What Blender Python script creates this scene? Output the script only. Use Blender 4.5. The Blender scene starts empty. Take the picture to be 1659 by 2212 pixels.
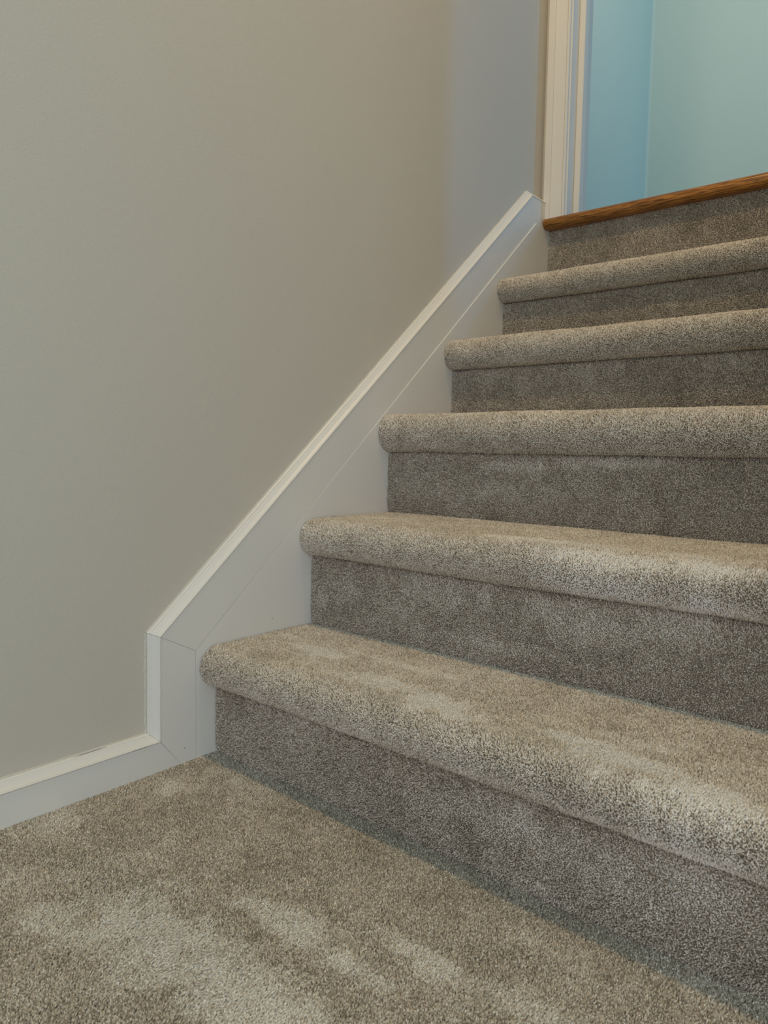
import bpy, bmesh, math
import numpy as np
from mathutils import Vector, Matrix

scene = bpy.context.scene
col = scene.collection
rng = np.random.default_rng(7)

# ------------------------------------------------------------------ camera
CAM = (1.0247, -0.7531, 0.5286)
YAW, PITCH, ROLL, FPX = -0.7076, -0.0846, 0.0161, 1583.8
cy, sy = math.cos(YAW), math.sin(YAW); cp, sp = math.cos(PITCH), math.sin(PITCH)
fwd = Vector((sy*cp, cy*cp, sp)); right = Vector((cy, -sy, 0)); up = right.cross(fwd)
cr, sr = math.cos(ROLL), math.sin(ROLL)
R_ = cr*right + sr*up; U_ = -sr*right + cr*up
cam_data = bpy.data.cameras.new('camera'); cam = bpy.data.objects.new('camera', cam_data); col.objects.link(cam)
M4 = Matrix((R_, U_, -fwd)).transposed().to_4x4(); M4.translation = Vector(CAM)
cam.matrix_world = M4
cam_data.sensor_fit = 'VERTICAL'; cam_data.sensor_height = 36.0; cam_data.sensor_width = 36.0
cam_data.lens = FPX/2212*36.0
cam_data.clip_start = 0.02
cam_data.dof.use_dof = True; cam_data.dof.focus_distance = 1.45; cam_data.dof.aperture_fstop = 12.0
scene.camera = cam

# ------------------------------------------------------------------ world, lamps, exposure
world = bpy.data.worlds.new('world'); scene.world = world; world.use_nodes = True
world.node_tree.nodes['Background'].inputs[0].default_value = (0.55, 0.97, 1.0, 1)
world.node_tree.nodes['Background'].inputs[1].default_value = 0.53
scene.view_settings.view_transform = 'Standard'; scene.view_settings.look = 'None'
scene.view_settings.exposure = 0.0; scene.view_settings.gamma = 1.0

def lamp(name, kind, loc, energy, color, aim=None, **kw):
    d = bpy.data.lights.new(name, kind); d.energy = energy; d.color = color
    for k, v in kw.items(): setattr(d, k, v)
    o = bpy.data.objects.new(name, d); col.objects.link(o); o.location = loc
    if aim: o.rotation_euler = (Vector(aim)-Vector(loc)).to_track_quat('-Z', 'Y').to_euler()
    return o
# warm lamp above the foot of the stairs
lamp('stair_lamp', 'AREA', (0.30, -0.12, 3.0), 16.0, (1.0, 0.66, 0.32), aim=(0.35, 0.10, 0.0), shape='DISK', size=0.12)
# daylight from the lower hall behind the viewer
lamp('hall_daylight', 'AREA', (1.3, -3.0, 1.1), 12.5, (1.0, 0.72, 0.72), aim=(0.5, 0.2, 0.4), shape='RECTANGLE', size=1.6, size_y=1.4)
lamp('side_fill', 'AREA', (3.0, -1.6, 1.0), 17, (1.0, 0.86, 0.93), aim=(0.0, -0.3, 0.5), shape='RECTANGLE', size=1.6, size_y=1.4)  # added fill from the right, stands for no known window
# narrow window of the teal room, to the right beyond the doorway
lamp('room_window', 'AREA', (3.1, 2.65, 2.5), 17.5, (0.04, 0.42, 1.0), aim=(0.0, 0.9, 1.3), shape='RECTANGLE', size=0.14, size_y=1.3)
# added fill without a known lamp, brightens the room's back wall
lamp('room_fill', 'AREA', (0.45, 1.36, 2.95), 12.5, (1.0, 0.67, 0.47), aim=(0.45, 3.0, 2.95), shape='RECTANGLE', size=0.8, size_y=0.5)

# ------------------------------------------------------------------ helpers
def srgb(r, g, b):
    f = lambda c: c/12.92 if c <= 0.04045 else ((c+0.055)/1.055)**2.4
    return (f(r/255), f(g/255), f(b/255), 1)

def mat(name, color, rough=0.6, bump=0.0, scale=300.0, var=0.0, vscale=6.0, spec=0.3, detail=2.0):
    m = bpy.data.materials.new(name); m.use_nodes = True; nt = m.node_tree
    b = nt.nodes['Principled BSDF']; b.inputs['Base Color'].default_value = color
    b.inputs['Roughness'].default_value = rough; b.inputs['Specular IOR Level'].default_value = spec
    tc = nt.nodes.new('ShaderNodeTexCoord')
    if var:
        n = nt.nodes.new('ShaderNodeTexNoise'); n.inputs['Scale'].default_value = vscale
        nt.links.new(tc.outputs['Object'], n.inputs['Vector'])
        mx = nt.nodes.new('ShaderNodeMix'); mx.data_type = 'RGBA'
        mx.inputs[6].default_value = tuple(c*(1-var) for c in color[:3])+(1,)
        mx.inputs[7].default_value = tuple(min(1, c*(1+var)) for c in color[:3])+(1,)
        nt.links.new(n.outputs['Fac'], mx.inputs[0]); nt.links.new(mx.outputs[2], b.inputs['Base Color'])
    if bump:
        n = nt.nodes.new('ShaderNodeTexNoise'); n.inputs['Scale'].default_value = scale; n.inputs['Detail'].default_value = detail
        nt.links.new(tc.outputs['Object'], n.inputs['Vector'])
        bp = nt.nodes.new('ShaderNodeBump'); bp.inputs['Strength'].default_value = bump; bp.inputs['Distance'].default_value = 0.001
        nt.links.new(n.outputs['Fac'], bp.inputs['Height']); nt.links.new(bp.outputs['Normal'], b.inputs['Normal'])
    return m

M_wall = mat('greige_wall_paint', srgb(209, 204, 193), 0.75, bump=0.35, scale=420, var=0.015, vscale=3)
M_trim = mat('white_trim_paint', srgb(232, 231, 226), 0.38, bump=0.08, scale=150, var=0.01, spec=0.4)
M_teal = mat('teal_wall_paint', srgb(188, 218, 217), 0.8, bump=0.2, scale=300, var=0.01)
M_ceil = mat('ceiling_paint', srgb(225, 222, 214), 0.9)
M_caulk = mat('caulk', srgb(214, 210, 200), 0.6, bump=0.3, scale=500)
M_gap = mat('dark_gap', srgb(60, 55, 50), 0.9)

def oak():
    m = bpy.data.materials.new('stained_oak'); m.use_nodes = True; nt = m.node_tree
    b = nt.nodes['Principled BSDF']; b.inputs['Roughness'].default_value = 0.35
    tc = nt.nodes.new('ShaderNodeTexCoord'); mp = nt.nodes.new('ShaderNodeMapping'); mp.inputs['Scale'].default_value = (26, 420, 420)
    n = nt.nodes.new('ShaderNodeTexNoise'); n.inputs['Scale'].default_value = 1.0; n.inputs['Detail'].default_value = 5; n.inputs['Distortion'].default_value = 0.6
    r = nt.nodes.new('ShaderNodeValToRGB'); r.color_ramp.elements[0].position = 0.35; r.color_ramp.elements[0].color = srgb(96, 56, 22)
    r.color_ramp.elements[1].position = 0.62; r.color_ramp.elements[1].color = srgb(200, 138, 62)
    nt.links.new(tc.outputs['Object'], mp.inputs['Vector']); nt.links.new(mp.outputs['Vector'], n.inputs['Vector'])
    nt.links.new(n.outputs['Fac'], r.inputs['Fac']); nt.links.new(r.outputs['Color'], b.inputs['Base Color'])
    bp = nt.nodes.new('ShaderNodeBump'); bp.inputs['Strength'].default_value = 0.25; bp.inputs['Distance'].default_value = 0.001
    nt.links.new(n.outputs['Fac'], bp.inputs['Height']); nt.links.new(bp.outputs['Normal'], b.inputs['Normal'])
    return m
M_oak = oak()

def carpet_mat():
    # yarn colour: every tuft has its own tone (attribute 'tone', 0..1)
    m = bpy.data.materials.new('carpet_yarn'); m.use_nodes = True; nt = m.node_tree
    b = nt.nodes['Principled BSDF']; b.inputs['Roughness'].default_value = 0.9; b.inputs['Specular IOR Level'].default_value = 0.15
    b.inputs['Sheen Weight'].default_value = 0.15; b.inputs['Sheen Roughness'].default_value = 0.5
    a = nt.nodes.new('ShaderNodeAttribute'); a.attribute_name = 'tone'
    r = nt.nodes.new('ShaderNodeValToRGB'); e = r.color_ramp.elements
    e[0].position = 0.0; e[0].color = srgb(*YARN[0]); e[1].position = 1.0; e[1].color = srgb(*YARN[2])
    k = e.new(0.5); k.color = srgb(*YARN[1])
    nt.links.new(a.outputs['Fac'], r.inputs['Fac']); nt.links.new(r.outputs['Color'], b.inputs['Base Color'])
    return m
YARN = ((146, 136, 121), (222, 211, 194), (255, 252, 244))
M_carpet = carpet_mat()

def empty(name, loc=(0, 0, 0)):
    o = bpy.data.objects.new(name, None); o.location = loc; col.objects.link(o); o.empty_display_size = 0.05
    return o

def link(name, me, m, parent=None, kind=None):
    me.materials.append(m); o = bpy.data.objects.new(name, me); col.objects.link(o)
    if parent is not None: o.parent = parent
    if kind: o['kind'] = kind
    return o

def from_bm(name, bm, m, parent=None, kind=None, smooth=False):
    bmesh.ops.recalc_face_normals(bm, faces=bm.faces)
    me = bpy.data.meshes.new(name); bm.to_mesh(me); bm.free()
    if smooth:
        for p in me.polygons: p.use_smooth = True
    return link(name, me, m, parent, kind)

def box_bm(x0, x1, y0, y1, z0, z1, bm=None):
    bm = bm or bmesh.new()
    vs = [bm.verts.new((x, y, z)) for x in (x0, x1) for y in (y0, y1) for z in (z0, z1)]
    for f in ((0, 1, 3, 2), (4, 6, 7, 5), (0, 4, 5, 1), (2, 3, 7, 6), (0, 2, 6, 4), (1, 5, 7, 3)):
        bm.faces.new([vs[i] for i in f])
    return bm

def box(name, x0, x1, y0, y1, z0, z1, m, parent=None, kind=None, bevel=0.0):
    bm = box_bm(x0, x1, y0, y1, z0, z1)
    if bevel: bmesh.ops.bevel(bm, geom=bm.edges[:], offset=bevel, segments=2, affect='EDGES')
    return from_bm(name, bm, m, parent, kind)

def prism_yz(poly, xa, xf, bevel=0.0):
    """outline in y-z, from x=xa to x=xf(y) (number or function)"""
    g = xf if callable(xf) else (lambda y: xf)
    bm = bmesh.new()
    a = [bm.verts.new((xa, y, z)) for y, z in poly]; b = [bm.verts.new((g(y), y, z)) for y, z in poly]
    bm.faces.new(a[::-1]); f = bm.faces.new(b)
    n = len(poly)
    for i in range(n): bm.faces.new((a[i], a[(i+1) % n], b[(i+1) % n], b[i]))
    if bevel: bmesh.ops.bevel(bm, geom=list(f.edges), offset=bevel, segments=2, affect='EDGES')
    return bm

# ------------------------------------------------------------------ measured stair
Y = [0.0, 0.2256, 0.4516, 0.6793, 0.8981, 1.1216]
Z = [0.0, 0.1897, 0.3958, 0.6046, 0.7873, 0.9683, 1.1400]
NOSE = [0.0699, 0.0733, 0.0800, 0.0698, 0.0620]
OVER = [0.0310, 0.0300, 0.0325, 0.0335, 0.0320]
XL, XR = 0.0035, 1.08            # the carpet runs from the stringer to the right-hand wall
XWALL = -0.018
TOPZ = 1.166                     # upper floor level
YD = 1.118                       # face of the doorway wall

# ------------------------------------------------------------------ room shell
box('wall_left', XWALL-0.12, XWALL, -3.2, YD, -0.05, 3.6, M_wall, kind='structure')
box('wall_right', XR+0.03, XR+0.15, -0.02, YD, -0.05, 3.6, M_wall, kind='structure')
bm = bmesh.new()
DX0, DX1, DZ = 0.058, 0.862, 3.19
box_bm(XWALL-0.12, DX0-0.012, YD, YD+0.115, 1.145, 3.6, bm)
box_bm(DX1+0.012, XR+0.15, YD, YD+0.115, 1.145, 3.6, bm)
box_bm(DX0-0.012, DX1+0.012, YD, YD+0.115, DZ+0.012, 3.6, bm)
from_bm('wall_doorway', bm, M_wall, kind='structure')
box('ceiling', XWALL-0.12, XR+0.15, -3.2, YD+0.115, 3.6, 3.7, M_ceil, kind='structure')
# teal room beyond the doorway
RY, RX = 3.0, -0.483
bm = bmesh.new()            # left and back wall meet in a softly rounded plaster corner
line = [(RX, YD+0.115)]+[(RX+0.015-0.015*math.cos(i*math.pi/16), RY-0.015+0.015*math.sin(i*math.pi/16)) for i in range(9)]+[(3.3, RY)]
back = [(RX-0.1, YD+0.115), (RX-0.1, RY+0.1), (3.3, RY+0.1)]
lo = [bm.verts.new((x, y, 1.0)) for x, y in line]; hi = [bm.verts.new((x, y, 4.3)) for x, y in line]
lb = [bm.verts.new((x, y, 1.0)) for x, y in back]; hb = [bm.verts.new((x, y, 4.3)) for x, y in back]
for i in range(len(lo)-1): bm.faces.new((lo[i], lo[i+1], hi[i+1], hi[i]))
for i in range(2): bm.faces.new((lb[i+1], lb[i], hb[i], hb[i+1]))
bm.faces.new((lo[0], hi[0], hb[0], lb[0])); bm.faces.new((lo[-1], lb[2], hb[2], hi[-1]))
wt = from_bm('wall_teal', bm, M_teal, kind='structure', smooth=True)
box('wall_teal_front', XR+0.1, 3.3, YD+0.115, YD+0.215, 1.0, 4.3, M_teal, kind='structure')
box('ceiling_room', RX-0.1, 3.3, YD+0.115, RY+0.1, 4.3, 4.4, M_ceil, kind='structure')
box('floor_room', RX-0.1, 3.3, YD+0.0, RY+0.1, TOPZ-0.02, TOPZ, M_oak, kind='structure')

# ------------------------------------------------------------------ skirting run on the left wall
# inner line of the moulding (board edge) and how far the cap reaches towards the wall
P = [(-3.0, 0.0485), (-0.1055, 0.0480), (-0.1037, 0.2217), (1.0345, 1.2110), (1.1065, 1.2095)]
def seg_offset(P, d):
    """outline P moved d to its left (up / outwards) with mitred corners"""
    P = [Vector(p) for p in P]; out = []
    nrm = []
    for a, b in zip(P[:-1], P[1:]):
        t = (b-a).normalized(); nrm.append(Vector((-t.y, t.x)))
    for i, p in enumerate(P):
        if i == 0: out.append(p+nrm[0]*d)
        elif i == len(P)-1: out.append(p+nrm[-1]*d)
        else:
            m = (nrm[i-1]+nrm[i]); m.normalize(); out.append(p+m*(d/max(0.3, m.dot(nrm[i]))))
    return out
CAP = [(0.0, -0.0178), (0.0, 0.0006), (0.0012, 0.0012), (0.0026, 0.0002), (0.0032, -0.0018), (0.0055, -0.0052), (0.0088, -0.0082),
       (0.0108, -0.0096), (0.0112, -0.0112), (0.0138, -0.0122), (0.0150, -0.0140), (0.0152, -0.0178)]
capgrid = [[(c[1], p.x, p.y) for p in seg_offset(P, c[0])] for c in CAP]   # [profile][path]
def cap_piece(i, parent, shrink=0.00015, label=None):
    bm = bmesh.new(); t = (Vector(P[i+1])-Vector(P[i])).normalized()*shrink
    a = [bm.verts.new((x, y+t.x, z+t.y)) for x, y, z in [r[i] for r in capgrid]]
    b = [bm.verts.new((x, y-t.x, z-t.y)) for x, y, z in [r[i+1] for r in capgrid]]
    for j in range(len(a)-1): bm.faces.new((a[j], b[j], b[j+1], a[j+1]))
    bm.faces.new(a); bm.faces.new(b[::-1]); bm.faces.new((a[0], a[-1], b[-1], b[0]))
    return from_bm('cap_moulding', bm, M_trim, parent)
def wavy_strip(name, a, b, w, parent, side=1, n=160, seed=1, x=None):
    """thin uneven bead of caulk where the moulding meets the wall"""
    r = np.random.default_rng(seed); a = Vector(a); b = Vector(b); t = (b-a).normalized(); nn = Vector((-t.y, t.x))
    bm = bmesh.new(); x = XWALL if x is None else x; prev = None
    ww = np.convolve(r.random(n+8), np.ones(4)/4, 'same')[:n]
    for i in range(n):
        p = a+(b-a)*(i/(n-1)); q = p+nn*(w*(0.25+1.3*ww[i]))
        m_ = p*0.5+q*0.5
        c = [bm.verts.new((x-0.0005, p.x, p.y)), bm.verts.new((x+0.0016, p.x, p.y)), bm.verts.new((x+0.0012, m_.x, m_.y)), bm.verts.new((x-0.0002, q.x, q.y))]
        if prev:
            for j in range(3): bm.faces.new((prev[j], c[j], c[j+1], prev[j+1]))
        prev = c
    return from_bm(name, bm, M_caulk, parent, smooth=True)
outer = seg_offset(P, 0.0152)

g = 0.00015
bb = from_bm('baseboard_left', prism_yz([(-3.0, -0.012), (-0.0586, -0.012), (-0.0684-g, 0.0), (-0.1055-g, 0.0480), (-3.0, 0.0485)], XWALL, 0.0, 0.0007), M_trim, kind='structure')
cap_piece(0, bb); wavy_strip('caulk_bead', outer[0], outer[1], 0.0016, bb, seed=3, n=600)
t1 = from_bm('trim_1', prism_yz([(-0.1055, 0.0485), (-0.0684+g, 0.0), (-0.0586, -0.012), (-0.0370, -0.012), (-0.0370, 0.1865-g), (-0.1037, 0.2217-g)], XWALL, 0.0, 0.0006), M_trim, kind='structure')
cap_piece(1, t1, 0.0003); wavy_strip('caulk_bead', outer[1], outer[2], 0.0042, t1, seed=5, n=120)
t2 = from_bm('trim_2', prism_yz([(-0.1037, 0.2217+g), (-0.0370, 0.1865+g), (1.0560, 1.1440), (1.1065, 1.1440), (1.1065, 1.2095), (1.0345, 1.2110)], XWALL, 0.0, 0.0006), M_trim, kind='structure')
cap_piece(2, t2); cap_piece(3, t2); wavy_strip('caulk_bead', outer[2], outer[3], 0.0016, t2, seed=6, n=500)
# stringer board: flush at the foot, a few millimetres proud towards the top
t3 = from_bm('trim_3', prism_yz([(-0.0365, -0.012), (1.1245, -0.012), (1.1245, 1.1365), (1.1065, 1.1365), (1.1065, 1.1450), (1.0565, 1.1450), (-0.0365, 0.1863)], XWALL,
             lambda y: -0.0002+0.0034*max(0, min(1, (y+0.04)/1.1)), 0.0005), M_trim, kind='structure')

# old nail holes and chips in the paint
def crack(pts, w, parent, x):
    bm = bmesh.new(); prev = None
    for i, (y, z) in enumerate(pts):
        h = w*math.sin(math.pi*(i+0.15)/(len(pts)-0.7)); c = [bm.verts.new((x, y-h/2*0.6, z+h/2)), bm.verts.new((x, y+h/2*0.6, z-h/2))]
        if prev: bm.faces.new((prev[0], prev[1], c[1], c[0]))
        prev = c
    return from_bm('paint_crack', bm, M_gap, parent)
crack([(-0.1060+0.0002*(i % 2), 0.095+0.0045*i) for i in range(10)], 0.0012, t1, 0.0009)
crack([(-0.246+0.008*i, 0.0628+0.0001*(i % 3)) for i in range(8)], 0.0010, bb, -0.0133)
crack([(-0.160+0.006*i, 0.0487) for i in range(7)], 0.0008, bb, 0.0010)
def nail(y, z, r, parent, x=0.0):
    bm = bmesh.new(); bmesh.ops.create_circle(bm, cap_ends=True, radius=r, segments=10, matrix=Matrix.Translation((x+0.0002, y, z)) @ Matrix.Rotation(math.pi/2, 4, 'Y'))
    return from_bm('nail_hole', bm, M_gap, parent)
nail(-0.060, 0.0245, 0.0009, t1)
nail(0.130, 0.2135, 0.0010, t3, 0.0005)
nail(0.643, 0.6700, 0.0009, t3, 0.0018)

# ------------------------------------------------------------------ door frame at the top of the stairs
door = empty('door_1', (DX0, YD, TOPZ)); door['kind'] = 'structure'
def in_door(o):
    o.parent = door; o.matrix_parent_inverse = Matrix.Translation((-DX0, -YD, -TOPZ)); return o
def casing(xa, xb, sgn, name='casing'):
    """moulded upright; profile across x from the outer edge (xa) to the opening (xb)"""
    w = abs(xb-xa); prof = [(0, 0), (0, -0.009), (0.003, -0.0125), (0.022, -0.0125), (0.025, -0.0145), (0.029, -0.0120), (0.045, -0.0105),
                            (0.0562, -0.0100), (0.0565, -0.0078), (0.0571, -0.0078), (0.0574, -0.0102), (w-0.0015, -0.0105), (w, -0.009), (w, 0)]
    bm = bmesh.new()
    lo = [bm.verts.new((xa+sgn*p[0], YD+p[1], TOPZ)) for p in prof]; hi = [bm.verts.new((xa+sgn*p[0], YD+p[1], DZ+0.06)) for p in prof]
    for i in range(len(prof)-1): bm.faces.new((lo[i], lo[i+1], hi[i+1], hi[i]))
    bm.faces.new(lo); bm.faces.new(hi[::-1]); bm.faces.new((lo[-1], lo[0], hi[0], hi[-1]))
    return in_door(from_bm(name, bm, M_trim))
casing(-0.0095, 0.0545, 1); casing(DX1+0.063, DX1+0.003, -1)
in_door(box('head_casing', 0.0, DX1+0.06, YD-0.011, YD, DZ+0.005, DZ+0.065, M_trim, bevel=0.001))
in_door(box('jamb', DX0-0.012, DX0, YD-0.001, YD+0.116, TOPZ, DZ, M_trim, bevel=0.0008))
in_door(box('jamb', DX1, DX1+0.012, YD-0.001, YD+0.116, TOPZ, DZ, M_trim, bevel=0.0008))
in_door(box('head_jamb', DX0-0.012, DX1+0.012, YD-0.001, YD+0.116, DZ, DZ+0.012, M_trim))
in_door(box('door_stop', DX0, DX0+0.017, YD+0.037, YD+0.060, TOPZ, DZ, M_trim, bevel=0.0012))
in_door(box('door_stop', DX1-0.017, DX1, YD+0.037, YD+0.060, TOPZ, DZ, M_trim, bevel=0.0012))

# ------------------------------------------------------------------ oak nosing strip
bm = bmesh.new(); prof = []
zc, rr = 1.1515, 0.0145
for i in range(13):
    a = -math.pi/2 - i*math.pi/12
    prof.append((1.1035+rr*math.cos(a), zc+rr*math.sin(a)))
prof += [(YD+0.06, TOPZ), (YD+0.06, 1.1385), (YD, 1.1370)]
lo = [bm.verts.new((XL+0.0005, y, z)) for y, z in prof]; hi = [bm.verts.new((XR, y, z)) for y, z in prof]
n = len(prof)
for i in range(n): bm.faces.new((lo[i], lo[(i+1) % n], hi[(i+1) % n], hi[i]))
bm.faces.new(lo); bm.faces.new(hi[::-1])
ns = from_bm('floor_nosing', bm, M_oak, smooth=False)
for p in ns.data.polygons: p.use_smooth = len(p.vertices) == 4 and p.index < 12
ns['label'] = 'brown stained oak nosing strip with rounded front edge at the doorway, above the top riser'; ns['category'] = 'nosing strip'

# ------------------------------------------------------------------ carpet
def vnoise(x, y, seed):
    """smooth value noise, -1..1"""
    r = np.random.default_rng(seed); tab = r.random((256, 256))*2-1
    xi = np.floor(x).astype(int); yi = np.floor(y).astype(int); fx = x-xi; fy = y-yi
    fx = fx*fx*(3-2*fx); fy = fy*fy*(3-2*fy); X0 = xi & 255; X1 = (xi+1) & 255; Y0 = yi & 255; Y1 = (yi+1) & 255
    return (tab[X0, Y0]*(1-fx)*(1-fy)+tab[X1, Y0]*fx*(1-fy)+tab[X0, Y1]*(1-fx)*fy+tab[X1, Y1]*fx*fy)
def fbm(x, y, seed, oct=3):
    v = 0; a = 1; s = 0
    for i in range(oct): v = v+a*vnoise(x*2**i, y*2**i, seed+i); s += a; a *= 0.55
    return v/s

PILE = 0.0058
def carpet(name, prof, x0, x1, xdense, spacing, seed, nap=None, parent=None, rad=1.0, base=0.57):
    """prof: outer (pile tip) line as y-z points, swept along x.  Returns a mesh with backing and every tuft."""
    prof = np.array(prof, float); d = np.diff(prof, axis=0); L = np.hypot(d[:, 0], d[:, 1]); S = np.r_[0, np.cumsum(L)]
    tan = d/L[:, None]
    # vertex tangents, smoothed except at marked folds
    vt = np.vstack([tan[:1], (tan[:-1]+tan[1:]), tan[-1:]]); vt /= np.hypot(vt[:, 0], vt[:, 1])[:, None]
    def at(s, x):
        y = np.interp(s, S, prof[:, 0]); z = np.interp(s, S, prof[:, 1])
        ty = np.interp(s, S, vt[:, 0]); tz = np.interp(s, S, vt[:, 1]); n_ = np.hypot(ty, tz); ty /= n_; tz /= n_
        ny, nz = -tz, ty
        w = 0.0016*fbm(x*9+seed, s*14+3, seed*3+11)
        return y+ny*w, z+nz*w, ty, tz, ny, nz
    # backing
    nx = max(2, int((x1-x0)/0.02)+1); xs = np.linspace(x0, x1, nx)
    ss = np.unique(np.r_[S, np.arange(0, S[-1], 0.012)])
    gx, gs = np.meshgrid(xs, ss); gx = gx.ravel(); gs = gs.ravel()
    y, z, ty, tz, ny, nz = at(gs, gx)
    V0 = np.c_[gx, y-ny*PILE, z-nz*PILE]
    i = np.arange((len(ss)-1)*nx).reshape(-1, nx)[:, :-1].ravel()
    F0 = np.c_[i, i+1, i+1+nx, i+nx]
    tone0 = np.full(len(V0), 0.35)
    # tufts on a jittered grid: full density where the view reaches (and a margin round it), coarser beyond
    def grid(sp_):
        a = np.arange(x0+sp_*0.3, x1, sp_); b = np.arange(sp_*0.3, S[-1], sp_*0.92)
        X, B = np.meshgrid(a, b); X = X+(np.arange(len(b)) % 2)[:, None]*sp_*0.5
        X = X.ravel()+rng.uniform(-0.42, 0.42, X.size)*sp_; B = B.ravel()+rng.uniform(-0.42, 0.42, B.size)*sp_
        k = (X > x0) & (X < x1) & (B > 0) & (B < S[-1]); return X[k], B[k]
    def near(X, B):
        d = np.c_[X-CAM[0], np.interp(B, S, prof[:, 0])-CAM[1], np.interp(B, S, prof[:, 1])-CAM[2]]
        w = d@np.array(fwd); u = d@np.array(R_)/np.maximum(w, 0.05)*FPX; v = d@np.array(U_)/np.maximum(w, 0.05)*FPX
        return (w > 0.1) & (np.abs(u) < 829+170) & (np.abs(v) < 1106+170)
    Xa, Ba = grid(spacing); k = near(Xa, Ba); Xa, Ba = Xa[k], Ba[k]
    Xb, Bb = grid(spacing*2.0); k = ~near(Xb, Bb); Xb, Bb = Xb[k], Bb[k]
    X = np.r_[Xa, Xb]; B = np.r_[Ba, Bb]; SC = np.r_[np.ones(len(Xa)), np.full(len(Xb), 1.9)]
    N = len(X)
    y, z, ty, tz, ny, nz = at(B, X)
    px, py, pz = X, y-ny*PILE, z-nz*PILE
    # nap direction: brushed patches lie over, the rest stands
    n1 = fbm(X*11+5.3, B*11+1.7, 101+seed, 4); n2 = fbm(X*11+25.3, B*11+9.7, 151+seed, 4)
    patch = np.zeros(N)
    if nap is not None: patch = nap(X, y, z, B)
    lx = 0.30*n1 + rng.normal(0, 0.30, N) + 0.55*patch
    ls = 0.25 + 0.32*n2 + rng.normal(0, 0.30, N)*1.0 + 0.35*patch
    h = PILE*(1.0+rng.normal(0, 0.09, N))
    h = h*np.where(SC > 1, 1.0, 1.0)
    lean = np.hypot(lx, ls); cosf = 1/np.sqrt(1+0.5*lean**2)
    # direction of the yarn tip
    def pt(f, bend):
        q = h*f*cosf
        ox = lx*h*bend; os_ = ls*h*bend
        return np.c_[px+ox, py+ny*q+ty*os_, pz+nz*q+tz*os_]
    r0 = 0.00068*rad*SC*(1+rng.normal(0, 0.12, N)); ang = rng.uniform(0, 2*np.pi, N)
    def ring(c, r, turn):
        out = []
        for k in range(3):
            a = ang+turn+k*2*np.pi/3
            dx = np.cos(a)*r; ds = np.sin(a)*r
            out.append(c+np.c_[dx, ty*ds, tz*ds])
        return out
    c0 = pt(0.15, 0.05); c1 = pt(0.78, 0.60); c3 = pt(1.02, 1.05)
    rings = ring(c0, r0*0.9, 0)+ring(c1, r0*1.25, 0.6)+[c3]
    V1 = np.stack(rings, 1)                                # N,7,3
    V1[:, :, 0] = np.clip(V1[:, :, 0], x0-0.0005, x1)
    q = []
    for a, b in ((0, 3),):
        for k in range(3): q.append((a+k, a+(k+1) % 3, b+(k+1) % 3, b+k))
    q = np.array(q); t = np.array([(3, 4, 6), (4, 5, 6), (5, 3, 6)])
    off = len(V0)+np.arange(N)*7
    Q = (off[:, None, None]+q[None]).reshape(-1, 4); T = (off[:, None, None]+t[None]).reshape(-1, 3)
    mott = fbm(X*15, B*15, 77+seed, 4)+0.6*fbm(X*55, B*55, 97+seed, 2)
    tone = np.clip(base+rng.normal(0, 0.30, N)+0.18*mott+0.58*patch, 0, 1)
    V = np.vstack([V0, V1.reshape(-1, 3)]); TN = np.r_[tone0, np.repeat(tone, 7)].astype(np.float32)
    quads = np.vstack([F0, Q]); nq, ntri = len(quads), len(T)
    me = bpy.data.meshes.new(name); me.vertices.add(len(V)); me.vertices.foreach_set('co', V.astype(np.float32).ravel())
    loops = np.concatenate([quads.ravel(), T.ravel()]).astype(np.int32); me.loops.add(len(loops)); me.loops.foreach_set('vertex_index', loops)
    me.polygons.add(nq+ntri); st = np.concatenate([np.arange(nq)*4, nq*4+np.arange(ntri)*3]).astype(np.int32)
    me.polygons.foreach_set('loop_start', st)
    me.update(calc_edges=True); me.validate()
    at_ = me.attributes.new('tone', 'FLOAT', 'POINT'); at_.data.foreach_set('value', TN)
    me.polygons.foreach_set('use_smooth', np.ones(nq+ntri, dtype=bool))
    return link(name, me, M_carpet, parent)

def blobs(lst, dim='y'):
    """irregular patches where the pile was brushed the other way: (x, coordinate, rx, ry, strength)"""
    def f(X, yy, zz, B):
        c = yy if dim == 'y' else zz; v = np.zeros(len(X))
        wob = 0.45*fbm(X*30+2, c*30+6, 333, 4)+0.18*fbm(X*160+2, c*160+6, 433, 2)
        for (bx, by, rx, ry, s) in lst:
            d = np.sqrt(((X-bx)/rx)**2+((c-by)/ry)**2)+wob*1.6
            v = np.maximum(v, s*np.clip((1.25-d)/0.75, 0, 1))
        return v
    return f

SP = 0.00145
# lower floor
fl_nap = blobs([(0.34, -0.34, 0.13, 0.055, 1), (0.46, -0.23, 0.11, 0.022, .8), (0.58, -0.17, 0.07, 0.02, .7), (0.24, -0.40, 0.05, 0.03, .7), (0.06, -0.12, 0.03, 0.03, .6),
                (0.50, -0.33, 0.10, 0.05, .9), (0.72, -0.16, 0.06, 0.02, .5), (0.03, -0.30, 0.03, 0.05, .5), (0.12, -0.05, .03, .02, .5)])
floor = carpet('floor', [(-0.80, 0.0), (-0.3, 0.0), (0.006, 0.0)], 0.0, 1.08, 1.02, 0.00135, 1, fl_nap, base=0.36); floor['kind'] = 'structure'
box('subfloor', XWALL-0.1, 2.2, -3.2, 0.03, -0.06, -0.0085, M_carpet, floor)

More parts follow.
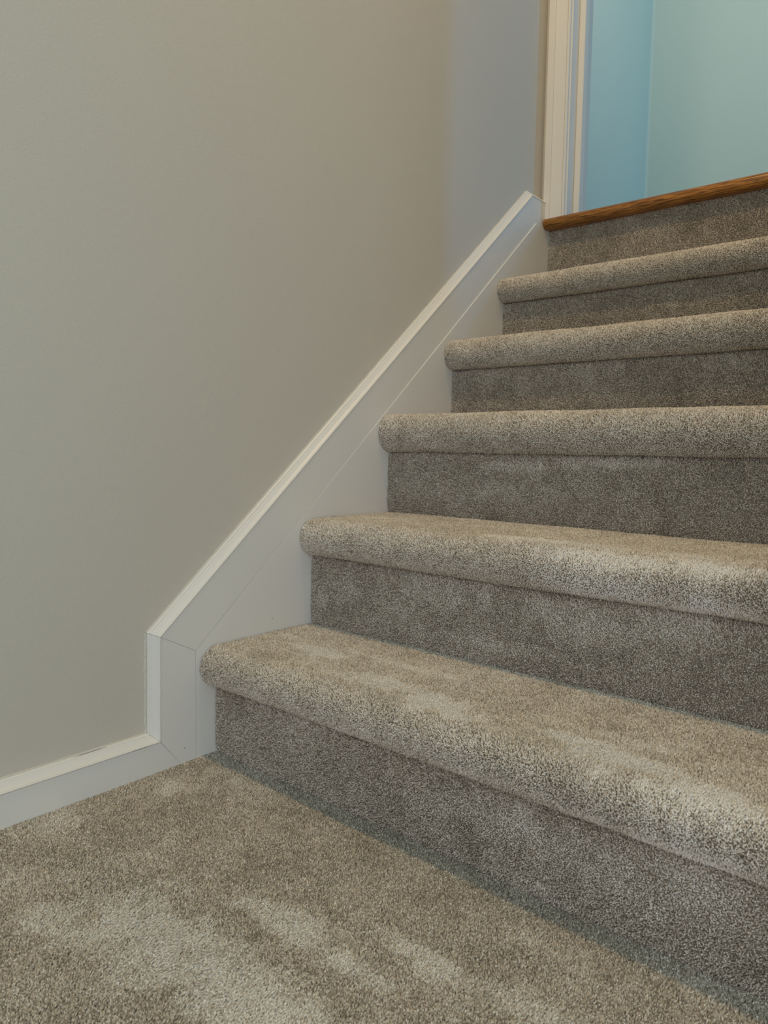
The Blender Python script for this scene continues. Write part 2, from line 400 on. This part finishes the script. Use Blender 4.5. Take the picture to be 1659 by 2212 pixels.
stairs = empty('staircase'); stairs['category'] = 'stairs'
stairs['label'] = 'grey-beige carpeted flight of steps with rounded noses rising along the left wall'
ext = [0.90, 0.83, 0.76, 0.70, 0.64, 0.58]
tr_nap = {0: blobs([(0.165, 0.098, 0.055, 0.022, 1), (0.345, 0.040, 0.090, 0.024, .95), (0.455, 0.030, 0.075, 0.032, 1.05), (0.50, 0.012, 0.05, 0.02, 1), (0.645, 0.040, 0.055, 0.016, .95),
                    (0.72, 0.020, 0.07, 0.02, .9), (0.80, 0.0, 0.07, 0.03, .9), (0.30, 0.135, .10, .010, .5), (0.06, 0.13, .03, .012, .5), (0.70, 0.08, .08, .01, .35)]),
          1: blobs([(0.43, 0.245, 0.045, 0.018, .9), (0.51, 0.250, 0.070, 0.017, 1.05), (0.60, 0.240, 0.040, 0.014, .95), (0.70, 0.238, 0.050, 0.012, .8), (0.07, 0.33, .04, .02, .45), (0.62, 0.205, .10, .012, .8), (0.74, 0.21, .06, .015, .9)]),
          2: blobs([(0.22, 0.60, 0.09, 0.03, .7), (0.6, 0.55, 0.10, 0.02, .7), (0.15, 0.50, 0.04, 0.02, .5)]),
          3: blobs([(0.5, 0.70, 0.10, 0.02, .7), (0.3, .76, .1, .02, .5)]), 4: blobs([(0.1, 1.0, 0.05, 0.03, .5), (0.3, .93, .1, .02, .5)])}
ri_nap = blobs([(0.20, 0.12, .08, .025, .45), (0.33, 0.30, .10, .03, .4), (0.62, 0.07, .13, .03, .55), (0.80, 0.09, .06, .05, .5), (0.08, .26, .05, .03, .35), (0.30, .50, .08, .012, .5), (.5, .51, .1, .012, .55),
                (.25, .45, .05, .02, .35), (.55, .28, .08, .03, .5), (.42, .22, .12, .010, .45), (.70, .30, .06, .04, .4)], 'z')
for k in range(6):
    top = Z[k+1]-NOSE[k] if k < 5 else 1.1405
    carpet('riser', [(Y[k]+0.006, Z[k]-0.010), (Y[k]+0.0015, Z[k]+0.006), (Y[k], Z[k]+0.018), (Y[k], (Z[k]+top)/2), (Y[k], top-0.010)]+([(Y[k]+0.008, top+0.003)] if k < 5 else [(Y[k], top)]), XL, XR, min(XR, ext[k]+0.15), SP, 20+k, ri_nap, stairs, rad=0.85, base=0.36)  # lower base than the treads: riser shade put into the yarn tone
for k in range(5):
    n_ = NOSE[k]; r = n_/2; o = OVER[k]; zt = Z[k+1]; pts = []
    pts.append((Y[k]+0.009, zt-n_+0.001))
    pts.append((Y[k]-o+r*0.95, zt-n_))
    for i in range(1, 12):
        a = -math.pi/2-math.pi*i/12
        pts.append((Y[k]-o+r*0.95+r*0.95*math.cos(a), zt-r+r*math.sin(a)))
    pts.append((Y[k]-o+r*0.95, zt)); pts.append(((Y[k]+Y[k+1])/2, zt+0.0)); pts.append((Y[k+1]+0.006, zt))
    carpet('tread', pts, XL, XR, min(XR, ext[k]+0.15), SP, 40+k, tr_nap[k], stairs)  # default base is paler than the risers: tread light put into the tone
# timber carcass under the carpet
for k in range(6):
    zt = (Z[k+1]-0.010) if k < 5 else 1.136
    box('carcass', XL+0.001, XR, Y[k]+0.010, (Y[k+1]+0.010) if k < 5 else YD+0.1, -0.05, zt, M_gap, stairs)
